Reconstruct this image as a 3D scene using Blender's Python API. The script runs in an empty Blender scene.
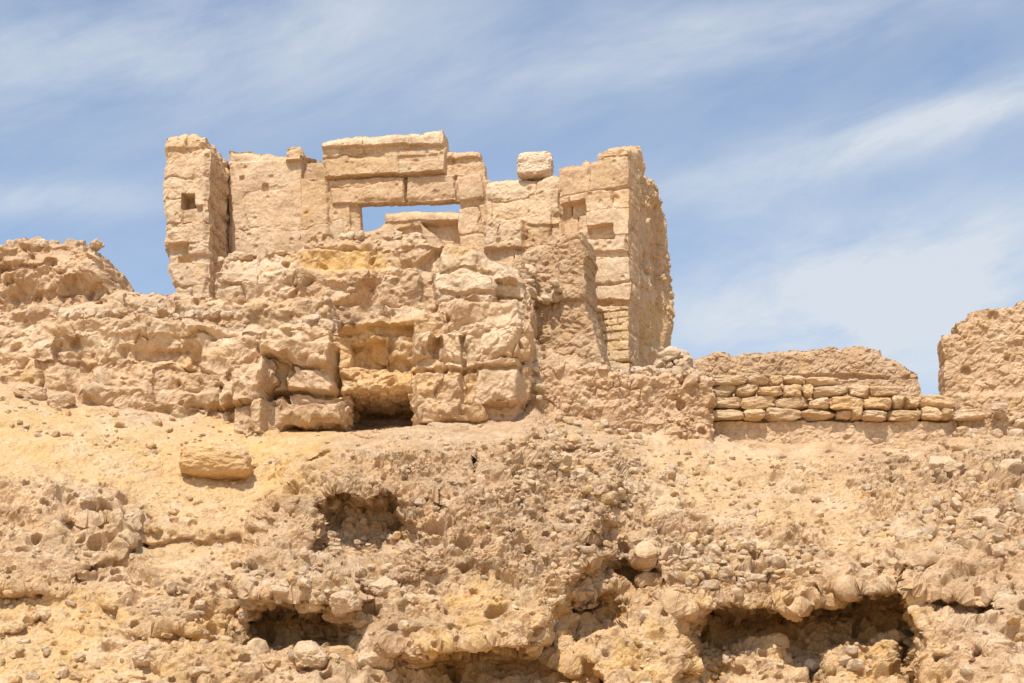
import bpy, bmesh, math, numpy as np
from mathutils import Vector
rng=np.random.RandomState(7)
S=1024*60/36.0; H0=850.0; CZ=1.6
def W(px,py,d):
    return np.stack([(px-512)*d/S, d+0*px, CZ+(H0-py)*d/S],-1)
# ---------------------------------------------------------------- noise
PERM=rng.permutation(256); PERM=np.concatenate([PERM,PERM,PERM])
G=rng.normal(size=(256,3)); G/=np.linalg.norm(G,axis=1)[:,None]
R3=rng.rand(256,3); RID=rng.rand(4096)
def hsh(i,j,k): return PERM[PERM[PERM[i&255]+(j&255)]+(k&255)]
def perlin(p):
    i=np.floor(p).astype(np.int64); f=p-i; u=f*f*f*(f*(f*6-15)+10)
    r=0
    for a in (0,1):
        wa=u[...,0] if a else 1-u[...,0]
        for b in (0,1):
            wb=u[...,1] if b else 1-u[...,1]
            for c in (0,1):
                wc=u[...,2] if c else 1-u[...,2]
                g=G[hsh(i[...,0]+a,i[...,1]+b,i[...,2]+c)]
                d=(g*(f-np.array([a,b,c]))).sum(-1)
                r=r+wa*wb*wc*d
    return r*1.5
def fbm(p,o=4,g=0.5):
    r=0;a=1.0
    for k in range(o):
        r=r+a*perlin(p+17.3*k); p=p*2.03; a*=g
    return r
def ridge(p,o=4):
    r=0;a=1.0
    for k in range(o):
        r=r+a*(1-2*np.abs(perlin(p+9.1*k))); p=p*2.1; a*=0.5
    return r-0.9
def worley(p):
    i=np.floor(p).astype(np.int64); f=p-i
    F1=np.full(p.shape[:-1],9.0); F2=F1.copy(); ID=np.zeros(p.shape[:-1],np.int64)
    for a in (-1,0,1):
        for b in (-1,0,1):
            for c in (-1,0,1):
                h=hsh(i[...,0]+a,i[...,1]+b,i[...,2]+c)
                d=np.sqrt((((R3[h]*0.85+0.07)+np.array([a,b,c])-f)**2).sum(-1))
                m=d<F1
                F2=np.where(m,F1,np.minimum(F2,d)); ID=np.where(m,h,ID); F1=np.where(m,d,F1)
    return F1,F2,ID
def ss(a,b,x):
    t=np.clip((x-a)/(b-a),0,1); return t*t*(3-2*t)
def sdf(x,y,poly):
    P=np.array(poly,float); n=len(P)
    d=np.full(x.shape,1e9); s=np.zeros(x.shape,bool)
    for k in range(n):
        a=P[k]; b=P[(k+1)%n]; e=b-a
        wx=x-a[0]; wy=y-a[1]
        t=np.clip((wx*e[0]+wy*e[1])/(e@e+1e-12),0,1)
        d=np.minimum(d,(wx-t*e[0])**2+(wy-t*e[1])**2)
        if a[1]!=b[1]:
            c=((a[1]>y)!=(b[1]>y))&(x<(b[0]-a[0])*(y-a[1])/(b[1]-a[1])+a[0])
            s^=c
    d=np.sqrt(d); return np.where(s,d,-d)
def soft(x,y,poly,w):
    P=np.array(poly,float)
    m=(x>P[:,0].min()-w)&(x<P[:,0].max()+w)&(y>P[:,1].min()-w)&(y<P[:,1].max()+w)
    r=np.zeros(x.shape)
    if m.any(): r[m]=ss(-w*0.5,w*0.5,sdf(x[m],y[m],poly))
    return r
# ---------------------------------------------------------------- palette (linear albedo)
STONE=np.array([.575,.39,.232]); PALE=np.array([.68,.525,.365]); OCHRE=np.array([.63,.39,.145])
BROWN=np.array([.37,.235,.13]); SAND=np.array([.635,.435,.22]); ROSE=np.array([.54,.355,.215])
def lerp(a,b,t): return a+(b-a)*np.asarray(t)[...,None]
# ---------------------------------------------------------------- materials
def stone_mat(name,bump=0.5,sc=1.0):
    m=bpy.data.materials.new(name); m.use_nodes=True; nt=m.node_tree; N=nt.nodes; L=nt.links
    b=N['Principled BSDF']; b.inputs['Roughness'].default_value=0.95
    b.inputs['Specular IOR Level'].default_value=0.1
    tc=N.new('ShaderNodeTexCoord'); at=N.new('ShaderNodeAttribute'); at.attribute_name='tint'
    def noise(s,d=4,r=0.6):
        n=N.new('ShaderNodeTexNoise'); n.inputs['Scale'].default_value=s*sc; n.inputs['Detail'].default_value=d
        n.inputs['Roughness'].default_value=r; L.new(tc.outputs['Object'],n.inputs['Vector']); return n
    def mr(x,a,b_,c,d):
        n=N.new('ShaderNodeMapRange'); L.new(x,n.inputs[0])
        for k,v in zip((1,2,3,4),(a,b_,c,d)): n.inputs[k].default_value=v
        return n.outputs[0]
    def mix(t,f,A,B):
        n=N.new('ShaderNodeMix'); n.data_type='RGBA'; n.blend_type=t
        for sock,v in ((n.inputs[0],f),(n.inputs[6],A),(n.inputs[7],B)):
            if hasattr(v,'links'): L.new(v,sock)
            elif isinstance(v,tuple): sock.default_value=(*v,1)
            else: sock.default_value=v
        return n.outputs[2]
    c=at.outputs['Color']
    n1=noise(2.2,5,.65)
    sp=N.new('ShaderNodeSeparateColor'); L.new(n1.outputs['Color'],sp.inputs[0])
    c=mix('MIX',mr(sp.outputs[0],.5,.72,0,.5),c,(.71,.56,.39))
    c=mix('MIX',mr(sp.outputs[1],.55,.75,0,.55),c,(.61,.37,.135))
    c=mix('MIX',mr(sp.outputs[2],.54,.76,0,.55),c,(.35,.22,.125))
    n2=noise(17,4,.75).outputs['Fac']
    g=mr(n2,.3,.7,.76,1.18)
    cb=N.new('ShaderNodeCombineColor'); [L.new(g,cb.inputs[k]) for k in range(3)]
    c=mix('MULTIPLY',1.0,c,cb.outputs[0])
    L.new(c,b.inputs['Base Color'])
    bp=N.new('ShaderNodeBump'); bp.inputs['Strength'].default_value=bump; bp.inputs['Distance'].default_value=.06
    L.new(n2,bp.inputs['Height']); L.new(bp.outputs[0],b.inputs['Normal'])
    return m
M_ROCK=stone_mat('weathered_rock',.75); M_WALL=stone_mat('weathered_limestone',.6,.9); M_TEMPLE=stone_mat('ashlar_limestone',.35,.8)
# ---------------------------------------------------------------- mesh helper
def mesh_obj(name,V,F,tint,mat,parent=None,smooth=False):
    c=V.mean(0); me=bpy.data.meshes.new(name+'_mesh'); n=len(V); k=F.shape[1]
    me.vertices.add(n); me.vertices.foreach_set('co',(V-c).astype(np.float32).ravel())
    me.loops.add(F.size); me.loops.foreach_set('vertex_index',F.astype(np.int32).ravel())
    me.polygons.add(len(F)); me.polygons.foreach_set('loop_start',np.arange(0,F.size,k,dtype=np.int32))
    me.polygons.foreach_set('loop_total',np.full(len(F),k,np.int32))
    me.update(calc_edges=True); me.validate()
    a=me.color_attributes.new('tint','FLOAT_COLOR','POINT')
    a.data.foreach_set('color',np.concatenate([tint,np.ones((n,1))],1).astype(np.float32).ravel())
    me.polygons.foreach_set('use_smooth',np.full(len(F),smooth,bool))
    me.materials.append(mat); o=bpy.data.objects.new(name,me); bpy.context.collection.objects.link(o)
    o.location=c
    if parent is not None:
        o.parent=parent; o.location=Vector(c)-parent.location
    return o
# ================================================================ HILL
ctrl=[]
def row(py,d): ctrl.extend([(x,py,v) for x,v in d.items()])
row(1040,{x:24 for x in (-600,0,250,512,760,1024,1600)})
row(800,{x:29.5 for x in (-600,0,250,512,760,1024,1600)})
row(683,{-600:32,0:32,130:32.3,300:32.5,450:32.6,600:32.7,760:33.2,900:33,1024:32.7,1600:33})
row(600,{-600:34,0:33.8,130:34.3,300:34.8,450:34.8,600:35,760:35.4,900:35,1024:34.8,1600:35})
row(520,{-600:36,0:35.6,130:36.2,260:36.8,400:36.6,520:36.6,650:37.2,760:37.6,900:37.4,1024:37,1600:37})
row(460,{-600:38,0:37.2,130:37.9,260:38.5,400:38.2,520:38.2,620:39,760:40.6,900:40.6,1024:39.9,1600:39})
ctrl+=[(0,392,39.2),(0,350,41.5),(130,420,39.2),(130,380,41.5),(260,440,39.2),(260,400,41.6),(330,436,39.1),(330,412,42.3),(400,436,39.1),(400,412,42.3),(510,432,39.4),(510,395,41.6),
 (620,445,39.9),(620,415,41.6),(620,390,42),(760,430,42.4),(900,430,42.4),(760,395,43.2),(900,395,43.2),(1024,440,41.2),(1024,410,42.6),(-600,400,40),(-600,350,42),(1600,430,41),(1600,400,43)]
row(330,{-600:44,0:43.5,260:43.8,520:43.8,760:45.5,1024:45,1600:45})
C=np.array(ctrl,float); X=C[:,:2]/100
K=np.linalg.norm(X[:,None]-X[None],axis=-1)
n=len(X); A=np.zeros((n+3,n+3)); A[:n,:n]=np.sqrt(K**2+.02); A[:n,n]=1; A[:n,n+1:]=X; A[n,:n]=1; A[n+1:,:n]=X.T
wts=np.linalg.solve(A,np.concatenate([C[:,2],[0,0,0]]))
def D0(px,py):
    x=px/100; y=py/100; r=wts[n]+wts[n+1]*x+wts[n+2]*y
    for k in range(n): r=r+wts[k]*np.sqrt((x-X[k,0])**2+(y-X[k,1])**2+.02)
    return r
cols=np.concatenate([np.linspace(-2600,-60,130)[:-1],np.linspace(-60,1084,1100)[:-1],np.linspace(1084,3600,130)])
TOPX=[-3000,-500,0,100,200,520,600,680,720,900,940,1024,1500,3600]; TOPY=[400,380,345,335,335,340,375,392,400,402,398,395,420,420]
top=np.interp(cols,TOPX,TOPY)
t1=np.linspace(0,1,22)[:-1]; t2=np.linspace(0,1,470)
PY=np.concatenate([1040+(705-1040)*t1[:,None]+0*top[None], 705+(top[None]-705)*t2[:,None]],0)
PX=np.repeat(cols[None],PY.shape[0],0)
PXc=np.clip(PX,-600,1600)
D=D0(PXc,PY)
P0=W(PX,PY,D)
wx=PX+12*fbm(P0*.8,3)+3*perlin(P0*2.4); wy=PY+10*fbm(P0*.8+50,3)+3*perlin(P0*2.4+9)
OUT=[(268,490),(296,468),(340,446),(420,427),(500,422),(560,412),(605,440),(622,480),(605,520),(600,560),(560,600),(530,650),(440,660),(350,632),(300,605),(238,600),(250,560),(262,520)]
FE=[ # polygon, amount (m, - = bulges out), softness
 (OUT,-1.6,20),
 ([(330,450),(480,430),(520,470),(500,560),(420,560),(340,500)],-.35,50),
 ([(520,425),(560,412),(605,440),(622,480),(600,520),(540,520),(530,470)],.35,14),
 ([(238,580),(265,560),(330,572),(374,596),(350,614),(290,612),(242,612)],-.9,12),
 ([(246,614),(330,612),(352,646),(250,648)],.9,16),
 ([(318,510),(345,492),(402,498),(410,540),(385,556),(350,566),(316,554)],1.35,18),
 ([(335,545),(420,535),(440,562),(380,590),(335,580)],-.4,18),
 ([(425,600),(470,590),(540,600),(545,650),(430,655)],-.5,16),
 ([(560,604),(612,596),(622,640),(570,648)],1.3,18),
 ([(440,664),(560,666),(600,690),(445,695)],.6,14),
 ([(615,565),(655,560),(680,578),(672,602),(622,600)],.9,16),
 ([(640,545),(700,562),(800,572),(905,560),(915,590),(860,592),(800,612),(745,602),(690,618),(650,600)],-.75,14),
 ([(684,630),(722,608),(790,616),(835,596),(900,600),(914,650),(908,700),(688,700)],2.1,22),
 ([(600,640),(660,620),(690,640),(690,700),(600,700)],-.6,14),
 ([(735,652),(775,644),(805,700),(730,700)],-.9,16),
 ([(835,662),(895,650),(905,700),(825,700)],-.8,16),
 ([(900,560),(960,548),(1060,555),(1060,700),(915,700)],-.9,16),
 ([(925,602),(990,600),(1000,618),(930,625)],.9,12),
 ([(960,650),(1060,645),(1060,665),(965,670)],.4,9),
 ([(950,440),(1060,430),(1060,500),(960,500)],-.4,14),
 ([(880,520),(940,500),(950,540),(920,575),(880,570)],-.6,14),
 ([(-60,490),(60,480),(130,500),(125,560),(60,590),(-60,590)],-.45,14),
 ([(100,590),(200,560),(235,590),(230,640),(130,640)],-.35,14),
 ([(40,530),(120,520),(125,530),(45,540)],.3,7),([(130,545),(240,535),(240,545),(135,555)],.3,7),
 ([(160,645),(260,655),(380,640),(390,700),(150,700)],-.5,14),
 ([(0,628),(40,622),(50,636),(0,640)],.3,8),
 ([(440,500),(449,498),(451,508),(441,511)],.8,5),([(505,528),(515,526),(516,536),(506,537)],.8,5),([(546,480),(555,480),(555,489),(547,489)],.7,5),([(465,463),(479,462),(481,475),(467,476)],.9,5),([(540,452),(600,446),(602,458),(545,462)],.35,8),
 ([(404,470),(412,469),(413,477),(405,478)],.6,4),([(590,540),(600,538),(602,548),(592,549)],.6,5),([(530,556),(537,555),(538,562),(531,563)],.6,4),
]
for poly,a,w in FE: D=D+a*soft(wx,wy,poly,w)
D=D+1.2*soft(PX,PY,[(278,412),(340,404),(412,398),(416,430),(340,432),(282,432)],8)
P=W(PX,PY,D)
dr=np.gradient(P,axis=0); dc=np.gradient(P,axis=1); NRM=np.cross(dc,dr); NRM/=np.linalg.norm(NRM,axis=-1)[...,None]+1e-9
NRM*=np.where(NRM[...,1:2]>0,-1,1)
stretch=np.maximum(np.linalg.norm(dr,axis=-1),np.linalg.norm(dc,axis=-1))
hf=1/(1+(stretch/.09)**2)*1.25; hf=np.clip(hf,0,1)
def M(poly,w=40): return soft(wx,wy,poly,w)
outm=M(OUT,20)
sandy=np.clip(M([(-80,385),(130,415),(265,435),(330,440),(280,480),(250,520),(120,495),(-80,480)])*1.0
   +M([(610,455),(760,460),(1000,490),(1000,545),(840,560),(640,520)])*.65+M([(0,590),(120,600),(160,700),(-80,700),(-80,600)])*.7
   +M([(130,480),(250,500),(240,570),(150,600)])*.75+M([(280,470),(420,430),(460,470),(400,490),(300,500)])*.35,0,1)
basem=np.clip(soft(PX,PY,[(-80,340),(530,360),(530,448),(265,456),(130,436),(-80,408)],24)+soft(PX,PY,[(560,380),(1100,380),(1100,458),(960,458),(710,466),(560,460)],16),0,1)
rocky=(1-.88*sandy)
cong=np.clip(M([(280,440),(600,400),(640,470),(620,600),(400,600),(280,520)])+M([(620,520),(830,540),(820,600),(620,600)])+M([(850,440),(1090,420),(1090,560),(850,520)])*.8+.25,0,1)
strata=ridge(P*np.array([.22,.22,1.1])+fbm(P*.5,2)[...,None]*.35,3)
d=.22*rocky*ridge(P*.42,4)+.17*fbm(P*.9+3,5,.5)*(.35+.65*rocky)+.15*rocky*strata*(1-.4*outm)
F1,F2,I=worley(P*np.array([.75,.75,1.0])+.35*np.stack([perlin(P*1.3),perlin(P*1.3+7),perlin(P*1.3+19)],-1))
d+=rocky*(.15*ss(0,.3,F2-F1)*(.35+RID[I]))*(1-.6*outm)
smoothp=ss(-.05,.35,fbm(P*.6+90,3))
F1,F2,I2=worley(P*2.3+.3*perlin(P*3)[...,None])
d+=(.075*rocky*(1-.7*smoothp)+.01)*ss(0,.3,F2-F1)*(RID[I2+300]>.45)*(RID[I2]*.8+.3)*(.4+.6*hf)
F1,F2,I3=worley(P*np.array([5.2,5.2,6.4])+.25*perlin(P*5)[...,None])
peb=ss(0,.25,F2-F1)*np.sqrt(np.clip(1-F1*F1,0,1))*(RID[I3+700]>.3)*(1-.6*smoothp)
d+=(.09*cong+.006)*peb*(.4+.8*RID[I3+900])*hf
F1,F2,I5=worley(P*np.array([9.5,9.5,11.])+.2*perlin(P*7)[...,None])
d+=(.035*cong+.012)*ss(0,.3,F2-F1)*(RID[I5+1100]>.4)*(1-.8*sandy)*hf*(1-.5*smoothp)
d+=.042*fbm(P*5,3,.6)*(.4+.6*rocky)*hf
F1,F2,I4=worley(P*np.array([1.5,1.5,1.9])+40)
d-=.4*rocky*ss(.36,.20,F1)*(RID[I4+1500]>.78)*(.3+.7*hf)
F1,F2,I4=worley(P*3.1+20)
d-=.28*rocky*ss(.34,.20,F1)*(RID[I4+1900]>.66)*hf
F1,F2,I4=worley(P*6.0+70)
d-=.10*rocky*ss(.36,.20,F1)*(RID[I4+2300]>.7)*hf
d*=(1-.72*basem)
dirv=NRM*.6+np.array([0,-.5,.3]); dirv/=np.linalg.norm(dirv,axis=-1)[...,None]
P=P+d[...,None]*dirv+ (fbm(P*1.7+80,3)*.08*rocky)[...,None]*np.array([1,0,0])
base=np.ones(P.shape)*STONE
base=lerp(base,SAND,sandy*.8)
base=lerp(base,BROWN,ss(-.05,.6,fbm(P*.5+5,4))*.45*rocky)
base=lerp(base,PALE,ss(.0,.6,fbm(P*.7+25,4))*.5)
base=lerp(base,ROSE,cong*.4); base=lerp(base,BROWN,outm*.08)
och=np.clip(M([(220,425),(340,425),(320,500),(240,500)],40)+M([(0,410),(200,440),(230,490),(0,470)],40)*.5+M([(420,585),(700,600),(920,590),(940,700),(430,700)],50)*.8+M([(0,590),(240,620),(240,700),(0,700)],50)*.6+.15,0,1)
base=lerp(base,OCHRE,och*(.35+.65*ss(-.3,.5,fbm(P*.9+30,3)))*.8)
base=base*(1+.22*(RID[I2+40]-.5)*rocky+.32*(RID[I3+99]-.5)*(.3+.7*cong)*peb-.08*cong*(1-peb))[...,None]
PT=P.copy()
def backrow(y,drop):
    r=P[-1].copy(); z=r[:,2]-drop+.15*perlin(np.stack([r[:,0]*.5,0*r[:,0]+y,0*r[:,0]],-1))
    k=y/r[:,1]; return np.stack([np.where(np.abs(cols-512)<800,r[:,0]*(1+(k-1)*.3),r[:,0]),0*z+y,z],-1)
ext=[backrow(y,dp) for y,dp in ((47,.3),(49,.4),(52,.5),(56,.6),(62,1.5),(72,5),(85,12),(100,24))]
P=np.concatenate([P,np.array(ext)],0); base=np.concatenate([base,np.repeat(base[-1:],len(ext),0)],0)
fall=1-ss(32,75,np.abs(P[...,0])); P[...,2]=(P[...,2]+1)*fall-1
nr,nc=P.shape[:2]; idx=np.arange(nr*nc).reshape(nr,nc)
F=np.stack([idx[:-1,:-1],idx[:-1,1:],idx[1:,1:],idx[1:,:-1]],-1).reshape(-1,4)
mesh_obj('rocky_hill',P.reshape(-1,3),F,base.reshape(-1,3),M_ROCK)
gx=np.linspace(-1500,1500,61); GX,GY=np.meshgrid(gx,gx); GP=np.stack([GX,GY,0*GX+0.02],-1)
gi=np.arange(61*61).reshape(61,61); GF=np.stack([gi[:-1,:-1],gi[:-1,1:],gi[1:,1:],gi[1:,:-1]],-1).reshape(-1,4)
mesh_obj('desert_ground',GP.reshape(-1,3),GF,np.ones((3721,3))*SAND,M_ROCK)
# ================================================================ WALLS
def block_pattern(u,z,h,w,seed):
    r=np.random.RandomState(seed)
    z0=z.min()-1; nrow=int((z.max()-z0)/h)+4
    hs=h*r.uniform(.7,1.35,nrow+4); zb=z0+np.concatenate([[0],np.cumsum(hs)])
    ri=np.clip(np.searchsorted(zb,z)-1,0,len(zb)-2)
    dz=np.minimum(z-zb[ri],zb[ri+1]-z); du=np.zeros(u.shape); ci=np.zeros(u.shape,np.int64); lu=np.zeros(u.shape)
    for k in np.unique(ri):
        m=ri==k; L=u.max()-u.min()+6
        ws=w*r.uniform(.5,1.6,int(L/(w*.5))+4); ub=u.min()-3+r.uniform(-w,0)+np.concatenate([[0],np.cumsum(ws)])
        c=np.clip(np.searchsorted(ub,u[m])-1,0,len(ub)-2); ci[m]=c
        du[m]=np.minimum(u[m]-ub[c],ub[c+1]-u[m]); lu[m]=u[m]-(ub[c]+ub[c+1])/2
    return np.minimum(dz,du),(ri*131+ci*37+seed*7)%4000,lu,z-(zb[ri]+zb[ri+1])/2
def wall(name,A,B,poly,thick,kind='block',h=.6,w=1.0,jit=.1,groove=.07,gw=.05,miss=0,ero=.08,seed=1,mixr=-9,jt=.4,
         holes=(),feats=(),tints=(),bricks=None,col=STONE,colvar=.5,res=.027,edge=.10,rough=.08,peb=.07,ps=3.6,parent=None,mat=None,vn=.03,tilt=.1,warp=1.0):
    k0=(A[0]-512)/S; k1=(B[0]-512)/S
    a=np.array([k0*A[1],A[1]]); b=np.array([k1*B[1],B[1]]); dv=(b-a)/np.linalg.norm(b-a); bk=np.array([-dv[1],dv[0]])
    if bk[1]<0: bk=-bk
    def cv(px,py):
        k=(px-512)/S; u=(k*a[1]-a[0])/(dv[0]-k*dv[1]); y=a[1]+dv[1]*u; return (u,CZ+(H0-py)*y/S)
    PL=[cv(*q) for q in poly]; HO=[[cv(*q) for q in hh] for hh in holes]
    PA=np.array(PL); m=.15
    us=np.arange(PA[:,0].min()-m,PA[:,0].max()+m,res); zs=np.arange(PA[:,1].min()-m,PA[:,1].max()+m,res)
    U,Z=np.meshgrid(us,zs); q=np.stack([U,Z,0*U+seed*3.7],-1)
    sd=sdf(U,Z,PL)+rough*fbm(q*1.8,4,.6)
    for hh in HO: sd=np.minimum(sd,-sdf(U,Z,hh)+rough*.3*fbm(q*3,3,.6))
    gz,gu=np.gradient(sd,res); gl=np.sqrt(gz**2+gu**2)+1e-6
    er=fbm(q*1.1+4,5,.5); off=ero*er+ero*.5*ridge(q*.8+11,3)
    tint=np.ones(U.shape+(3,))*col
    wu=U+(.08*perlin(q*.9+5)+.05*perlin(q*2.7+8))*(h/.5)*warp; wz=Z+(.10*perlin(q*.7+31)+.05*perlin(q*2.5))*(h/.5)*warp
    rm=np.zeros(U.shape) if kind=='block' else np.ones(U.shape)
    if kind=='block':
        if mixr>-5: rm=ss(-.05,.2,fbm(q*.55+seed,3)+mixr)
        de,I,lu,lz=block_pattern(wu,wz,h,w,seed)
        if bricks:
            mb=sdf(U,Z,[cv(*x) for x in bricks])+.1*perlin(q*2)>0
            d2,I2_,lu2,lz2=block_pattern(wu,wz,.235,.42,seed+50)
            de=np.where(mb,d2*1.6,de); I=np.where(mb,I2_,I); lu=np.where(mb,0,lu); lz=np.where(mb,0,lz)
        # corners and arrises broken away unevenly
        de=de-np.clip(fbm(q*2.2+33,3),0,1)*gw*2.2
        g2=gw*(.5+1.8*np.clip(.5+fbm(q*1.5+77,3),0,1))
        gm=ss(-.2,.3,perlin(q*1.1+60)+.05)
        gp=ss(0,1,de/g2)**.8
        bo=jit*(RID[I]-.5)*2-groove*(1-gp)*(.2+.8*gm)
        bo+=tilt*((RID[(I*7)%4096]-.5)*2*lu+(RID[(I*13)%4096]-.5)*2*lz)
        bo-=(RID[(I*3)%4096]<miss)*ss(0,.06,de)*.38
        off+=bo*(1-rm*.8)-.04*rm
        t=RID[(I*5+3)%4096][...,None]; t2=RID[(I*11+9)%4096]; cvr=colvar*(1-rm*.7)
        tint=tint*(1+.28*cvr[...,None]*(t-.5))
        tint=lerp(tint,OCHRE,(t2>.82)*.5*cvr); tint=lerp(tint,PALE,(t2<.3)*.6*cvr); tint=lerp(tint,BROWN,((t2>.5)&(t2<.62))*.4*cvr)
        tint=lerp(tint,BROWN,jt*(1-ss(0,1,de/g2))*gm*(1-rm))
    F1,F2,I=worley(np.stack([wu*ps*.8,wz*ps*1.15,0*U+seed],-1)+.3*perlin(q*3)[...,None])
    st=ss(0,.28,F2-F1)
    rr=rm*st*(.3+.9*RID[I+100])*(RID[I+400]>.18)
    off+=peb*rr
    tint=tint*(1+.34*colvar*((RID[I+50]-.5)*st*rm)[...,None]); tint=lerp(tint,PALE,.35*colvar*st*rm*(RID[I+77]<.25)); tint=lerp(tint,BROWN,.25*(1-st)*rm*(1 if kind!='block' else .4))
    F1,F2,I=worley(q*ps*2.4); off+=peb*.4*rm*ss(0,.4,F2-F1)*(RID[I+5]>.4)
    off+=(1-rm)*peb*.25*min(1,ero/.05)*st*ss(0,.4,fbm(q*.6+8,2))
    off+=.013*min(1.4,ero/.04)*fbm(q*7,3,.6)
    F1,F2,I=worley(q*2.0+13); off-=(.09*min(1,ero/.06)+.08*rm)*ss(.32,.15,F1)*(RID[I+900]>.78)
    F1,F2,I=worley(q*4.2+53); off-=.06*min(1,ero/.06)*ss(.34,.18,F1)*(RID[I+1300]>.72)
    for fp,am,sw in feats: off+=am*soft(U+.03*perlin(q*3),Z+.03*perlin(q*3+5),[cv(*x) for x in fp],sw)
    for fp,cc,am in tints: tint=lerp(tint,np.array(cc),am*soft(U+.15*perlin(q*2),Z+.15*perlin(q*2+5),[cv(*x) for x in fp],.25))
    off-=edge*(1-ss(0,.18,sd))**1.5
    tint=lerp(tint,BROWN,.35*ss(.1,.7,er))
    nb=(np.abs(sd)<res*1.1)&(sd<.3*res)
    U2=U-np.where(nb,np.clip(sd,-res,res)*gu/gl*.8,0); Z2=Z-np.where(nb,np.clip(sd,-res,res)*gz/gl*.8,0)
    VF=np.stack([a[0]+dv[0]*U2-bk[0]*off,a[1]+dv[1]*U2-bk[1]*off,Z2],-1)
    VB=np.stack([a[0]+dv[0]*U2+bk[0]*thick,a[1]+dv[1]*U2+bk[1]*thick,Z2],-1)
    ny,nx=U.shape; idx=np.arange(ny*nx).reshape(ny,nx)
    sc=(sd[:-1,:-1]+sd[1:,:-1]+sd[:-1,1:]+sd[1:,1:])/4
    Q=np.stack([idx[:-1,:-1],idx[:-1,1:],idx[1:,1:],idx[1:,:-1]],-1)[sc>0]
    NV=ny*nx
    E=np.concatenate([Q[:,[0,1]],Q[:,[1,2]],Q[:,[2,3]],Q[:,[3,0]]]); key=E.min(1)*NV+E.max(1)
    _,inv,cnt=np.unique(key,return_inverse=True,return_counts=True); BE=E[cnt[inv]==1]
    bv=np.unique(BE); pos=np.searchsorted(bv,BE); nb_=len(bv)
    Kn=min(max(2,int(thick/.05)),60)
    VFf=VF.reshape(-1,3); VBf=VB.reshape(-1,3); Tf=tint.reshape(-1,3)
    s=np.linspace(0,1,Kn+1)[1:-1]
    mid=(VFf[bv][None]*(1-s[:,None,None])+VBf[bv][None]*s[:,None,None])
    on=-np.stack([dv[0]*(gu/gl).reshape(-1)[bv],dv[1]*(gu/gl).reshape(-1)[bv],(gz/gl).reshape(-1)[bv]],-1)
    F1,F2,I=worley(mid*np.array([2.2,2.2,2.6])+.3*perlin(mid*2)[...,None])
    env=np.clip(np.minimum(s/.15,(1-s)/.15),0,1)[:,None]
    rd=(.05*fbm(mid*3.1+9,4,.6)+.07*(ss(0,.2,F2-F1)*(.3+RID[I])-.5))*env*(.4 if vn<.035 else 1.0)
    mid=mid+rd[...,None]*on[None]
    V=np.concatenate([VFf,VBf,mid.reshape(-1,3)])
    mt_=np.ones((Kn-1,nb_,3))*col*(1+.2*(RID[I+60]-.5)[...,None]); mt_=lerp(mt_,BROWN,.3*(1-ss(0,.2,F2-F1)))
    mt_=Tf[bv][None]+(mt_-Tf[bv][None])*env[...,None]
    T=np.concatenate([Tf,Tf,mt_.reshape(-1,3)])
    rows=[bv]+[2*NV+k*nb_+np.arange(nb_) for k in range(Kn-1)]+[bv+NV]
    Fs=[Q,Q[:,::-1]+NV]
    for k in range(Kn): Fs.append(np.stack([rows[k][pos[:,1]],rows[k][pos[:,0]],rows[k+1][pos[:,0]],rows[k+1][pos[:,1]]],-1))
    F=np.concatenate(Fs)
    used=np.unique(F); mp=np.full(len(V),-1); mp[used]=np.arange(len(used)); V=V[used]; T=T[used]; F=mp[F]
    dn=np.stack([fbm(V*1.6+k*23,4,.5) for k in range(3)],-1)*vn
    F1,F2,I=worley(V*2.2); dn[:,2]+=vn*.6*(RID[I]-.5)*ss(0,.2,F2-F1)
    return mesh_obj(name,V+dn,F,T,mat or (M_TEMPLE if (parent is not None and kind=='block') else M_WALL),parent)
temple=bpy.data.objects.new('ruined_temple',None); bpy.context.collection.objects.link(temple); temple.location=(-2,49,14); temple.empty_display_size=2
wall('west_tower',(165,49.2),(207,49.0),[(175,400),(176,290),(170,276),(164,262),(165,230),(162,190),(166,140),(182,132),(206,136),(209,150),(208,200),(208,400)],2.6,h=.85,w=1.5,jit=.02,groove=.045,gw=.03,seed=3,
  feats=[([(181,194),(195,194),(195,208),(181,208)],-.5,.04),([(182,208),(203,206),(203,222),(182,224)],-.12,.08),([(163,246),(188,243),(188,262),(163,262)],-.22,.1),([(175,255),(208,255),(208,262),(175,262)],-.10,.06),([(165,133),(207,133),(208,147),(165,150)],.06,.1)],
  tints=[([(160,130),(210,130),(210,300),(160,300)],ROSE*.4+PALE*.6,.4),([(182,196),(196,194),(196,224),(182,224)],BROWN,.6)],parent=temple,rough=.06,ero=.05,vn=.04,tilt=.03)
wall('rear_wall',(228,50.6),(332,50.2),[(226,400),(229,151),(250,150),(284,156),(289,148),(302,147),(305,156),(324,160),(332,162),(334,400)],.9,h=1.2,w=2.4,jit=.012,groove=.03,gw=.02,seed=5,colvar=.3,ero=.035,
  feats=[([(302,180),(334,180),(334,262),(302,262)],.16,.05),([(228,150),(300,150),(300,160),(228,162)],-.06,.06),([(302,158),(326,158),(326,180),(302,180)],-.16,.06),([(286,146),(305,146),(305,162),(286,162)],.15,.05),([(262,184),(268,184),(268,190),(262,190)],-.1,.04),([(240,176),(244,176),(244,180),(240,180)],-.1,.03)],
  tints=[([(228,150),(300,160),(300,250),(228,260)],ROSE*.35+PALE*.65,.5),([(300,156),(330,156),(330,182),(300,182)],BROWN,.5)],parent=temple,rough=.05,vn=.02,tilt=.01)
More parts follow.
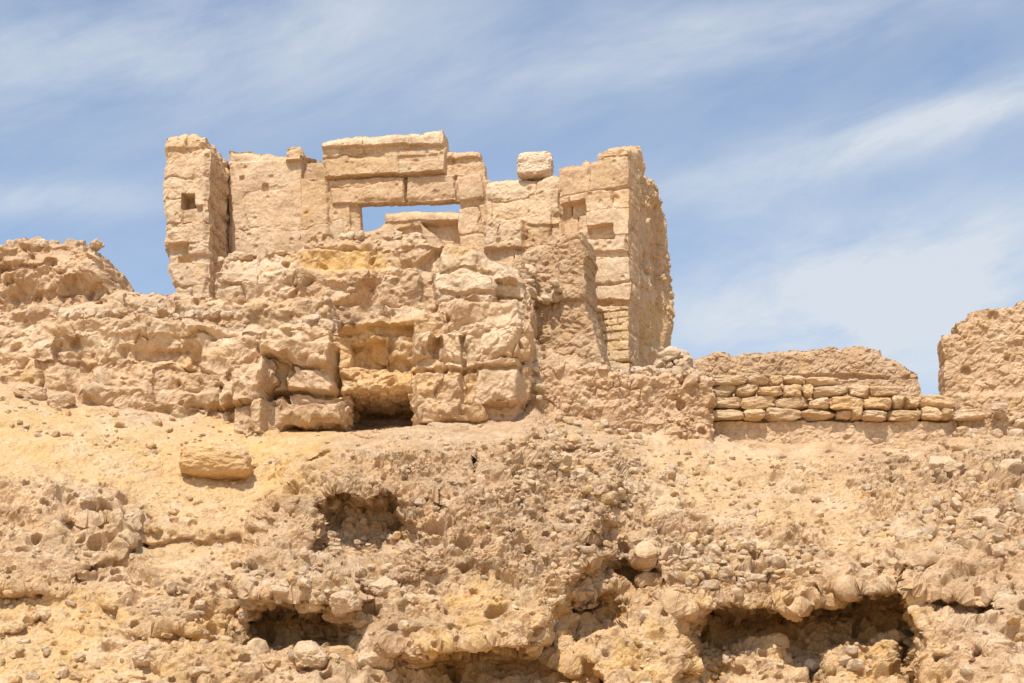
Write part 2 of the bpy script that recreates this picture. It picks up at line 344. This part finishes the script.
wall('portal_wall',(324,49.2),(488,48.2),[(324,400),(329,230),(330,200),(326,178),(323,150),(340,143),(380,141),(420,138),(445,135),(448,152),(480,152),(484,165),(486,178),(489,180),(490,400)],.32,h=.8,w=1.7,jit=.012,groove=.05,gw=.025,seed=8,ero=.032,colvar=.35,
  holes=[[(358,204),(458,200),(459,212),(430,211),(384,213),(384,222),(376,229),(361,231)]],
  feats=[([(323,142),(446,134),(448,152),(446,174),(326,180)],.24,.04),([(323,141),(446,133),(446,148),(325,152)],.14,.04),([(330,181),(482,175),(485,200),(332,205)],.09,.03),([(404,176),(407,176),(408,206),(405,206)],-.16,.03),([(455,176),(458,176),(459,206),(456,206)],-.14,.03),
   ([(448,152),(484,152),(484,158),(448,160)],.10,.04),([(350,206),(359,206),(360,250),(350,250)],-.08,.03),([(384,212),(458,210),(458,220),(384,222)],.05,.03),([(421,223),(457,221),(459,246),(446,244)],-.28,.03),([(398,228),(420,226),(424,236),(402,234)],-.12,.04),
   ([(350,155),(385,152),(388,160),(352,163)],-.05,.06),([(400,160),(440,157),(440,162),(400,166)],-.05,.05)],
  tints=[([(323,140),(447,134),(447,152),(323,156)],PALE,.7),([(330,180),(485,175),(485,204),(330,208)],ROSE,.5),([(325,156),(447,154),(447,176),(325,180)],BROWN,.25)],parent=temple,rough=.05,edge=.06,vn=.026,tilt=.01)
wall('upper_wall',(484,48.2),(562,47.4),[(482,400),(484,182),(500,179),(517,179),(540,178),(552,176),(564,177),(566,400)],.9,h=.7,w=1.5,jit=.02,groove=.045,gw=.025,seed=12,ero=.05,colvar=.35,mixr=-.15,
  tints=[([(484,178),(560,178),(560,220),(484,222)],PALE,.4)],feats=[([(484,222),(525,222),(525,250),(484,250)],.2,.06),([(528,190),(560,190),(560,225),(528,225)],.08,.05)],parent=temple,rough=.05,vn=.03,tilt=.03)
wall('gate_tower_front',(558,46.75),(627,46.0),[(556,400),(558,240),(559,176),(557,168),(570,164),(582,165),(584,160),(600,161),(603,154),(621,152),(627,149),(628,200),(628,400)],1.0,h=.68,w=1.0,jit=.025,groove=.08,gw=.03,miss=.05,seed=14,ero=.035,colvar=.4,
  feats=[([(559,205),(584,200),(586,230),(560,232)],-.25,.08),([(586,226),(612,224),(614,238),(588,238)],-.25,.05),([(586,252),(628,250),(628,256),(586,258)],-.12,.05),([(590,300),(628,300),(628,306),(590,306)],-.12,.05)],bricks=[(592,310),(632,308),(632,362),(592,362)],
  tints=[([(592,308),(630,308),(630,365),(592,365)],(.67,.49,.27),.7),([(583,205),(628,205),(628,300),(583,300)],PALE,.4),([(558,160),(600,160),(600,200),(558,200)],ROSE,.5)],parent=temple,edge=.05,rough=.05,vn=.02,tilt=.04,warp=.4)
wall('gate_tower_side',(628.5,46.45),(672,50.3),[(628,400),(628,149),(634,150),(641,147),(646,165),(646,178),(655,181),(657,196),(664,206),(669,222),(670,262),(673,300),(674,345),(676,400)],.85,h=.7,w=1.3,jit=.025,groove=.035,gw=.04,seed=15,ero=.08,mixr=-.12,
  col=STONE*.95,feats=[([(650,200),(662,205),(664,345),(652,345)],-.18,.3)],tints=[([(627,300),(672,300),(672,350),(627,370)],OCHRE,.3)],parent=temple,edge=.04,rough=.08,peb=.08,vn=.04,tilt=.04)
wall('broken_pillar',(508,44.8),(584,44.2),[(505,400),(507,268),(522,254),(535,243),(553,235),(582,231),(585,240),(584,296),(590,322),(598,345),(606,364),(610,400)],1.3,kind='rubble',h=.5,w=.8,seed=17,ero=.07,col=lerp(STONE,BROWN,.35),peb=.06,
  feats=[([(508,335),(525,335),(530,350),(510,352)],-.3,.1),([(560,236),(584,232),(586,300),(560,300)],.12,.06)],parent=temple,rough=.08)
# masonry terraces below the temple
wall('stone_block_wall',(-60,44.2),(112,43.4),[(-60,400),(-60,244),(0,244),(12,248),(22,240),(60,239),(84,243),(97,255),(106,266),(109,290),(116,400)],1.8,kind='rubble',h=.62,w=1.1,seed=21,ero=.20,col=lerp(STONE,ROSE,.4),ps=1.7,
   feats=[([(10,262),(100,255),(104,285),(10,290)],.25,.5),([(0,268),(60,262),(62,268),(0,275)],-.2,.08)],rough=.10,edge=.2,peb=.14,vn=.08)
wall('stone_block_wall',(-60,42.6),(330,42.3),[(-60,400),(-60,309),(0,308),(60,303),(105,300),(112,288),(150,289),(200,293),(230,300),(330,296),(345,400)],1.6,h=.5,w=1.1,jit=.09,groove=.11,gw=.06,seed=22,ero=.12,rough=.09,edge=.16,vn=.06,mixr=.18,warp=1.7,ps=2.4,jt=.15)
wall('stone_block_wall',(214,43.9),(530,42.9),[(214,400),(217,266),(223,256),(262,254),(268,250),(290,246),(302,238),(330,232),(345,234),(372,236),(396,234),(410,230),(425,240),(448,244),(472,246),(490,260),(515,268),(524,280),(531,330),(534,400)],1.8,h=.66,w=1.2,jit=.13,groove=.13,gw=.075,seed=24,ero=.12,miss=.06,rough=.11,edge=.16,vn=.065,mixr=.04,warp=1.7,ps=2.4,jt=.15,
   feats=[([(214,254),(300,250),(300,270),(214,275)],-.2,.1),([(300,272),(420,270),(430,330),(300,330)],.25,.15),([(432,262),(445,252),(465,248),(490,254),(510,268),(524,290),(525,335),(440,330)],.32,.10),([(290,236),(345,228),(400,230),(400,248),(290,250)],-.25,.12),([(440,294),(522,296),(522,300),(440,298)],-.15,.05)],
   tints=[([(288,250),(386,248),(386,272),(288,274)],OCHRE,.8),([(430,256),(520,262),(526,300),(440,300)],PALE,.6),([(214,255),(300,255),(300,290),(214,300)],PALE,.6)])
wall('stone_block_wall',(-60,40.2),(528,39.6),[(-60,390),(-60,328),(0,325),(60,319),(140,314),(185,318),(235,326),(300,322),(330,330),(362,322),(400,314),(440,306),(500,298),(523,300),(532,330),(530,380),(520,412),(512,445),(470,450),(440,450),(415,444),(409,394),(372,390),(348,391),(344,422),(310,426),(285,422),(272,452),(240,450),(215,444),(190,432),(130,426),(60,418),(0,400)],2.0,
   h=.74,w=1.1,jit=.19,groove=.19,gw=.09,miss=.10,seed=27,ero=.13,rough=.10,edge=.15,vn=.07,tilt=.26,mixr=.05,warp=1.8,ps=2.2,peb=.08,jt=.15,
   feats=[([(330,330),(412,322),(412,395),(332,395)],-.30,.10),([(262,345),(334,345),(334,392),(262,392)],.30,.08),([(415,338),(520,330),(518,425),(418,425)],.34,.10),([(236,368),(268,366),(268,440),(236,440)],.45,.08),([(80,388),(230,395),(230,430),(80,415)],.15,.12),([(0,350),(70,350),(70,405),(0,390)],.2,.15),
    ([(330,386),(412,382),(412,396),(332,398)],.25,.05),([(350,340),(385,338),(385,362),(350,362)],-.35,.06),([(120,345),(200,350),(200,362),(120,358)],-.2,.1),([(270,391),(346,391),(346,396),(270,396)],-.25,.04),([(413,372),(520,368),(520,373),(413,377)],-.2,.05),([(462,340),(467,340),(467,420),(462,420)],-.2,.05),([(332,348),(337,348),(337,392),(332,392)],-.3,.05)],
   tints=[([(330,325),(412,320),(412,400),(332,395)],OCHRE,.45),([(440,330),(525,300),(525,360),(440,370)],PALE,.5),([(0,325),(260,325),(260,345),(0,350)],PALE,.4)])
wall('stone_block_wall',(276,42.2),(430,42.0),[(276,450),(278,370),(420,370),(425,450)],.8,h=.7,w=1.6,jit=.12,groove=.16,gw=.06,seed=28,ero=.05,col=OCHRE*.5+STONE*.5,edge=.05)
# rubble walls right
wall('rubble_wall',(522,40.3),(716,40.9),[(520,460),(524,372),(545,364),(566,361),(590,364),(615,370),(640,372),(664,371),(690,371),(714,378),(716,470)],1.2,kind='rubble',seed=31,ero=.12,col=lerp(STONE,ROSE,.6),peb=.08,ps=4.2,rough=.08,edge=.15,vn=.05)
wall('mud_brick_wall',(684,44.8),(924,44.4),[(684,420),(686,359),(718,353),(745,352),(790,350),(830,348),(862,346),(880,350),(884,358),(898,362),(910,369),(917,372),(922,393),(925,420)],.9,kind='rubble',seed=33,ero=.045,col=lerp(STONE,BROWN,.25),peb=.04,ps=5.5,rough=.05,edge=.06,
   feats=[([(760,376),(850,374),(890,376),(890,379),(760,379)],-.1,.05)])
wall('rubble_wall',(710,41.6),(958,41.3),[(710,480),(712,398),(760,394),(860,398),(945,407),(957,411),(960,480)],.8,kind='rubble',seed=35,ero=.03,col=lerp(STONE,PALE,.15),peb=.03,ps=5,rough=.03,edge=.05,
   feats=[([(700,370),(958,370),(958,421),(700,421)],-.25,.04)])
wall('rubble_wall',(941,41.6),(1120,41.2),[(943,500),(945,420),(944,390),(945,360),(943,334),(958,331),(955,322),(966,320),(968,312),(990,309),(1015,306),(1018,301),(1060,296),(1120,300),(1120,500)],.8,kind='rubble',seed=37,ero=.05,col=lerp(STONE,BROWN,.12),peb=.055,ps=4.4,rough=.04,edge=.06,vn=.03,
   feats=[([(956,396),(1120,392),(1120,460),(956,460)],.22,.2)])
# ================================================================ STONES
def ico(sub):
    bm=bmesh.new(); bmesh.ops.create_icosphere(bm,subdivisions=sub,radius=1); bm.verts.ensure_lookup_table()
    v=np.array([x.co[:] for x in bm.verts]); f=np.array([[q.index for q in x.verts] for x in bm.faces]); bm.free(); return v,f
ICO={s:ico(s) for s in (2,3,4,5)}
def stones(name,pos,size,tint,sub=3,kk=3.5,mat=None,yaw=1.0,tilt=.25,nz=.16,parent=None,cuts=5):
    pos=np.array(pos,float); size=np.array(size,float); tint=np.array(tint,float); n=len(pos)
    v,f=ICO[sub]; m=len(v); r=np.random.RandomState(n+11)
    k=r.uniform(2.4,kk*1.5,(n,1)) if np.isscalar(kk) else np.full((n,1),kk[0])*r.uniform(.7,1.3,(n,1))
    pn=(np.abs(v)[None]**k[...,None]).sum(-1)**(1/k); p=v[None]/pn[...,None]
    for c in range(cuts):
        d=r.normal(size=(n,3)); d/=np.linalg.norm(d,axis=1)[:,None]; h=r.uniform(.62,.95,(n,1))
        if not np.isscalar(kk): h=h+.15
        dd=np.einsum('nmk,nk->nm',p,d)-h; p=p-np.clip(dd,0,9)[...,None]*d[:,None,:]*.9
    s=p*1.3+r.rand(n,1,3)*200
    p=p*(1+nz*fbm(s,3,.5)[...,None]+(.04*fbm(s*4,3,.6)[...,None] if sub>2 else 0))
    p=p*size[:,None,:]
    ax=r.uniform(-np.pi,np.pi,n)*yaw; tx=r.normal(size=n)*tilt; ty=r.normal(size=n)*tilt
    def rot(p,i,j,a):
        c,s_=np.cos(a)[:,None],np.sin(a)[:,None]; q=p.copy(); q[...,i]=c*p[...,i]-s_*p[...,j]; q[...,j]=s_*p[...,i]+c*p[...,j]; return q
    p=rot(p,1,2,tx); p=rot(p,0,2,ty); p=rot(p,0,1,ax); p=p+pos[:,None,:]
    F=(f[None]+np.arange(n)[:,None,None]*m).reshape(-1,3)
    return mesh_obj(name,p.reshape(-1,3),F,np.repeat(tint,m,0),mat or M_WALL,parent,smooth=False)
def on_hill(px,py):
    c=np.searchsorted(cols,px); c=min(max(c,1),len(cols)-1); r=np.argmin(np.abs(PY[:,c]-py)); return PT[r,c]
def scat(poly,num,smin,smax):
    P_=np.array(poly); out=[];r=rng
    while len(out)<num:
        x=r.uniform(P_[:,0].min(),P_[:,0].max(),200); y=r.uniform(P_[:,1].min(),P_[:,1].max(),200)
        ok=sdf(x,y,poly)>0
        for a_,b_ in zip(x[ok],y[ok]):
            s=smin*(smax/smin)**(r.rand()**2.2); out.append((a_,b_,s))
            if len(out)>=num: break
    return out
regs=[([(610,530),(700,545),(820,545),(820,590),(700,590),(610,575)],220,.05,.12),
 ([(650,560),(690,545),(815,550),(815,583),(670,585)],220,.08,.14),
 ([(290,560),(420,560),(430,640),(270,640)],60,.06,.2),([(330,535),(405,530),(405,560),(330,560)],40,.06,.16),([(270,625),(400,640),(390,683),(240,683)],40,.08,.26),
 ([(860,450),(1030,440),(1030,560),(860,560)],200,.05,.2),([(620,450),(850,460),(850,550),(620,520)],240,.03,.12),
 ([(540,430),(640,400),(650,470),(580,540)],190,.05,.16),([(0,395),(270,430),(250,480),(0,430)],130,.03,.12),
 ([(0,480),(240,500),(240,640),(0,640)],120,.03,.13),([(0,640),(250,640),(250,690),(0,690)],50,.05,.16),
 ([(500,440),(620,440),(610,600),(540,620)],190,.05,.14),([(400,440),(520,440),(520,560),(400,560)],90,.04,.10),
 ([(700,655),(900,655),(900,683),(700,683)],50,.05,.2),
 ([(620,590),(1024,590),(1024,690),(620,690)],80,.05,.2),([(0,400),(1024,450),(1024,690),(0,690)],600,.02,.07),
 ([(150,590),(260,570),(280,640),(180,650)],50,.05,.18)]
pos=[];siz=[];tin=[]
for reg in regs:
    for x,y,s in scat(*reg):
        p=on_hill(x,y)+np.array([0,-.1*s,.05*s]); pos.append(p); siz.append(s*rng.uniform(.65,1.25,3)*np.array([1.15,1,.75]))
        t=rng.rand()*.8; c=STONE*(1-t)+PALE*t
        if rng.rand()<.3: c=c*.5+OCHRE*.5
        tin.append(c*rng.uniform(.78,1.05))
stones('loose_rubble',pos,siz,tin,sub=2,mat=M_ROCK,kk=4)
big=[(370,662,.42,.35,.36),(250,612,.22,.22,.16),(150,662,.3,.3,.22),(30,394,.36,.3,.22),(62,404,.3,.3,.2),(1010,480,.3,.3,.25),(985,520,.3,.3,.18),(940,470,.3,.3,.18),(905,540,.26,.3,.2),(560,470,.24,.25,.18),(345,602,.25,.25,.2),(385,588,.25,.25,.18),(310,668,.4,.3,.22),(1000,660,.4,.4,.25)]
stones('fallen_stones',[on_hill(q[0],q[1])+np.array([0,-.05,.0]) for q in big],[q[2:] for q in big],[STONE*.7+PALE*.3]*len(big),sub=5,mat=M_ROCK,kk=4)
bp=on_hill(216,476)
stones('boulder',[W(np.array(216.),np.array(463.),bp[1]-.1)],[(.78,.6,.38)],[OCHRE*.5+STONE*.5],sub=5,kk=(4.5,),yaw=0.03,tilt=.03,nz=.1,cuts=4)
stones('loose_capstone',[W(np.array(535.),np.array(168.),48.0)],[(.50,.4,.34)],[PALE],sub=5,kk=(7,),yaw=0,tilt=.02,nz=.10,parent=temple,cuts=2)
pos=[];siz=[];tin=[]
for (x0,x1,yb,yt,dd,num,sz) in [(655,692,374,350,43.5,70,.16),(610,700,376,370,41.5,50,.12),(340,425,238,232,44,24,.10),(220,300,262,252,44.6,26,.12),(0,100,246,240,44,20,.12),(60,240,318,308,41,50,.12),(520,560,300,255,44.0,30,.12),(515,540,400,340,40.2,40,.13),(300,330,330,318,40.6,14,.18),(955,1030,450,400,41.0,50,.15),(530,600,372,364,41,34,.13)]:
    for _ in range(num):
        x=rng.uniform(x0,x1); t=rng.rand()**1.5; pk=yt+(yb-yt)*abs((x-x0)/(x1-x0)*2-1)**1.5*.8
        y=yb+(pk-yb)*t; pos.append(W(np.array(x),np.array(y),dd+rng.uniform(-.1,.5))); s=sz*rng.uniform(.5,1.3); siz.append(s*rng.uniform(.7,1.3,3)*np.array([1.2,1,.8])); tin.append(lerp(STONE,PALE,rng.rand())*rng.uniform(.85,1.05))
stones('terrace_rubble',pos,siz,tin,sub=3,mat=M_ROCK)
pos=[];siz=[];tin=[]
def topl(x): return np.interp(x,[712,740,800,840,860,900,952],[384,380,375,377,388,395,402])
y=421.0
while y>370:
    hh=rng.uniform(8.0,12.5); x=712+rng.uniform(-4,0)
    while x<952:
        ww=rng.uniform(10,36); h2=hh*rng.uniform(.75,1.1)
        if y-h2*.5>topl(x+ww/2):
            dd=41.55+rng.uniform(-.10,.10)-.001*(x-712)
            pos.append(W(np.array(x+ww/2),np.array(y-hh/2+rng.uniform(-1,1)),dd)); siz.append((ww*dd/S*.50,.24,h2*dd/S*.51))
            tin.append(lerp(lerp(STONE,OCHRE,rng.rand()*.6),PALE,rng.rand()*.4)*rng.uniform(.82,1.03))
        x+=ww
    y-=hh
stones('dry_stone_wall',pos,siz,tin,sub=4,kk=(5,),yaw=.015,tilt=.06,nz=.15,cuts=5)
# ================================================================ CAMERA / LIGHT / SKY
cam=bpy.data.cameras.new('camera'); co=bpy.data.objects.new('camera',cam); bpy.context.collection.objects.link(co)
co.location=(0,0,CZ); co.rotation_euler=(math.radians(90),0,0); cam.lens=60; cam.sensor_width=36; cam.shift_y=(H0-341.5)/1024; cam.clip_end=5000
bpy.context.scene.camera=co
el=math.radians(57); az=math.radians(180+18)
sv=Vector((math.sin(az)*math.cos(el),math.cos(az)*math.cos(el),math.sin(el)))
ld=bpy.data.lights.new('sun','SUN'); ld.energy=5; ld.angle=math.radians(.5); ld.color=(1,.95,.87)
lo=bpy.data.objects.new('sun',ld); bpy.context.collection.objects.link(lo); lo.rotation_euler=sv.to_track_quat('Z','Y').to_euler(); lo.location=(0,0,60)
w=bpy.data.worlds.new('World'); bpy.context.scene.world=w; w.use_nodes=True; nt=w.node_tree; N=nt.nodes; L=nt.links
bg=N['Background']; bg.inputs[1].default_value=.145
sk=N.new('ShaderNodeTexSky'); sk.sky_type='NISHITA'; sk.sun_disc=False; sk.sun_elevation=el; sk.sun_rotation=az; sk.altitude=50; sk.dust_density=.8
tc=N.new('ShaderNodeTexCoord'); sp=N.new('ShaderNodeSeparateXYZ'); L.new(tc.outputs['Generated'],sp.inputs[0])
def mt(op,a,b=None,c=None,cl=False):
    m=N.new('ShaderNodeMath'); m.operation=op; m.use_clamp=cl
    for i,v in enumerate((a,b,c)):
        if v is None: continue
        if hasattr(v,'links'): L.new(v,m.inputs[i])
        else: m.inputs[i].default_value=v
    return m.outputs[0]
yy=mt('MAXIMUM',mt('ABSOLUTE',sp.outputs[1]),.15)
cx=N.new('ShaderNodeCombineXYZ'); L.new(mt('DIVIDE',sp.outputs[0],yy),cx.inputs[0]); L.new(mt('DIVIDE',sp.outputs[2],yy),cx.inputs[1])
def mapped(loc,rot,sc):
    m=N.new('ShaderNodeMapping'); m.vector_type='TEXTURE'; L.new(cx.outputs[0],m.inputs[0]); m.inputs['Location'].default_value=loc; m.inputs['Rotation'].default_value=(0,0,rot); m.inputs['Scale'].default_value=sc; return m.outputs[0]
def nz(v,s,d=6,r=.55,dist=0):
    n=N.new('ShaderNodeTexNoise'); n.inputs['Scale'].default_value=s; n.inputs['Detail'].default_value=d; n.inputs['Roughness'].default_value=r; n.inputs['Distortion'].default_value=dist; L.new(v,n.inputs['Vector']); return n.outputs['Fac']
def blob(px,py,rx,ry,rot,amp):
    v=mapped(((px-512)/S,(H0-py)/S,0),math.radians(rot),(rx/S,ry/S,1))
    ln=N.new('ShaderNodeVectorMath'); ln.operation='LENGTH'; L.new(v,ln.inputs[0])
    return mt('MULTIPLY',mt('POWER',2.718,mt('MULTIPLY',mt('MULTIPLY',ln.outputs['Value'],ln.outputs['Value']),-1.0)),amp)
acc=None
for b in [(850,285,220,70,12,1.2),(910,130,250,34,16,1.0),(150,50,330,65,8,.75),(30,200,120,20,0,.7),(720,40,300,45,10,.6),(980,320,170,80,10,.8)]:
    o=blob(*b); acc=o if acc is None else mt('ADD',acc,o)
streak=nz(mapped((0,0,0),math.radians(15),(.32,.10,1)),1.6,8,.6,.5)
fine=nz(mapped((.3,.1,0),math.radians(24),(.09,.028,1)),1.0,7,.65,.5)
s1=mt('ADD',mt('MULTIPLY',streak,.70),mt('MULTIPLY',fine,.30))
s2=N.new('ShaderNodeMapRange'); L.new(s1,s2.inputs[0]); s2.inputs[1].default_value=.34; s2.inputs[2].default_value=.66; s2.inputs[3].default_value=.22; s2.inputs[4].default_value=1.15
fac=mt('MULTIPLY',mt('ADD',acc,.22),s2.outputs[0],None,True); fac=mt('MULTIPLY',fac,.88)
hs=N.new('ShaderNodeHueSaturation'); hs.inputs['Saturation'].default_value=.95; hs.inputs['Value'].default_value=1.2; L.new(sk.outputs[0],hs.inputs['Color'])
mx=N.new('ShaderNodeMix'); mx.data_type='RGBA'; L.new(fac,mx.inputs[0]); L.new(hs.outputs[0],mx.inputs[6]); mx.inputs[7].default_value=(5.0,5.35,5.75,1)
L.new(mx.outputs[2],bg.inputs[0])
sc=bpy.context.scene; sc.view_settings.view_transform='Standard'; sc.view_settings.look='None'; sc.view_settings.exposure=0
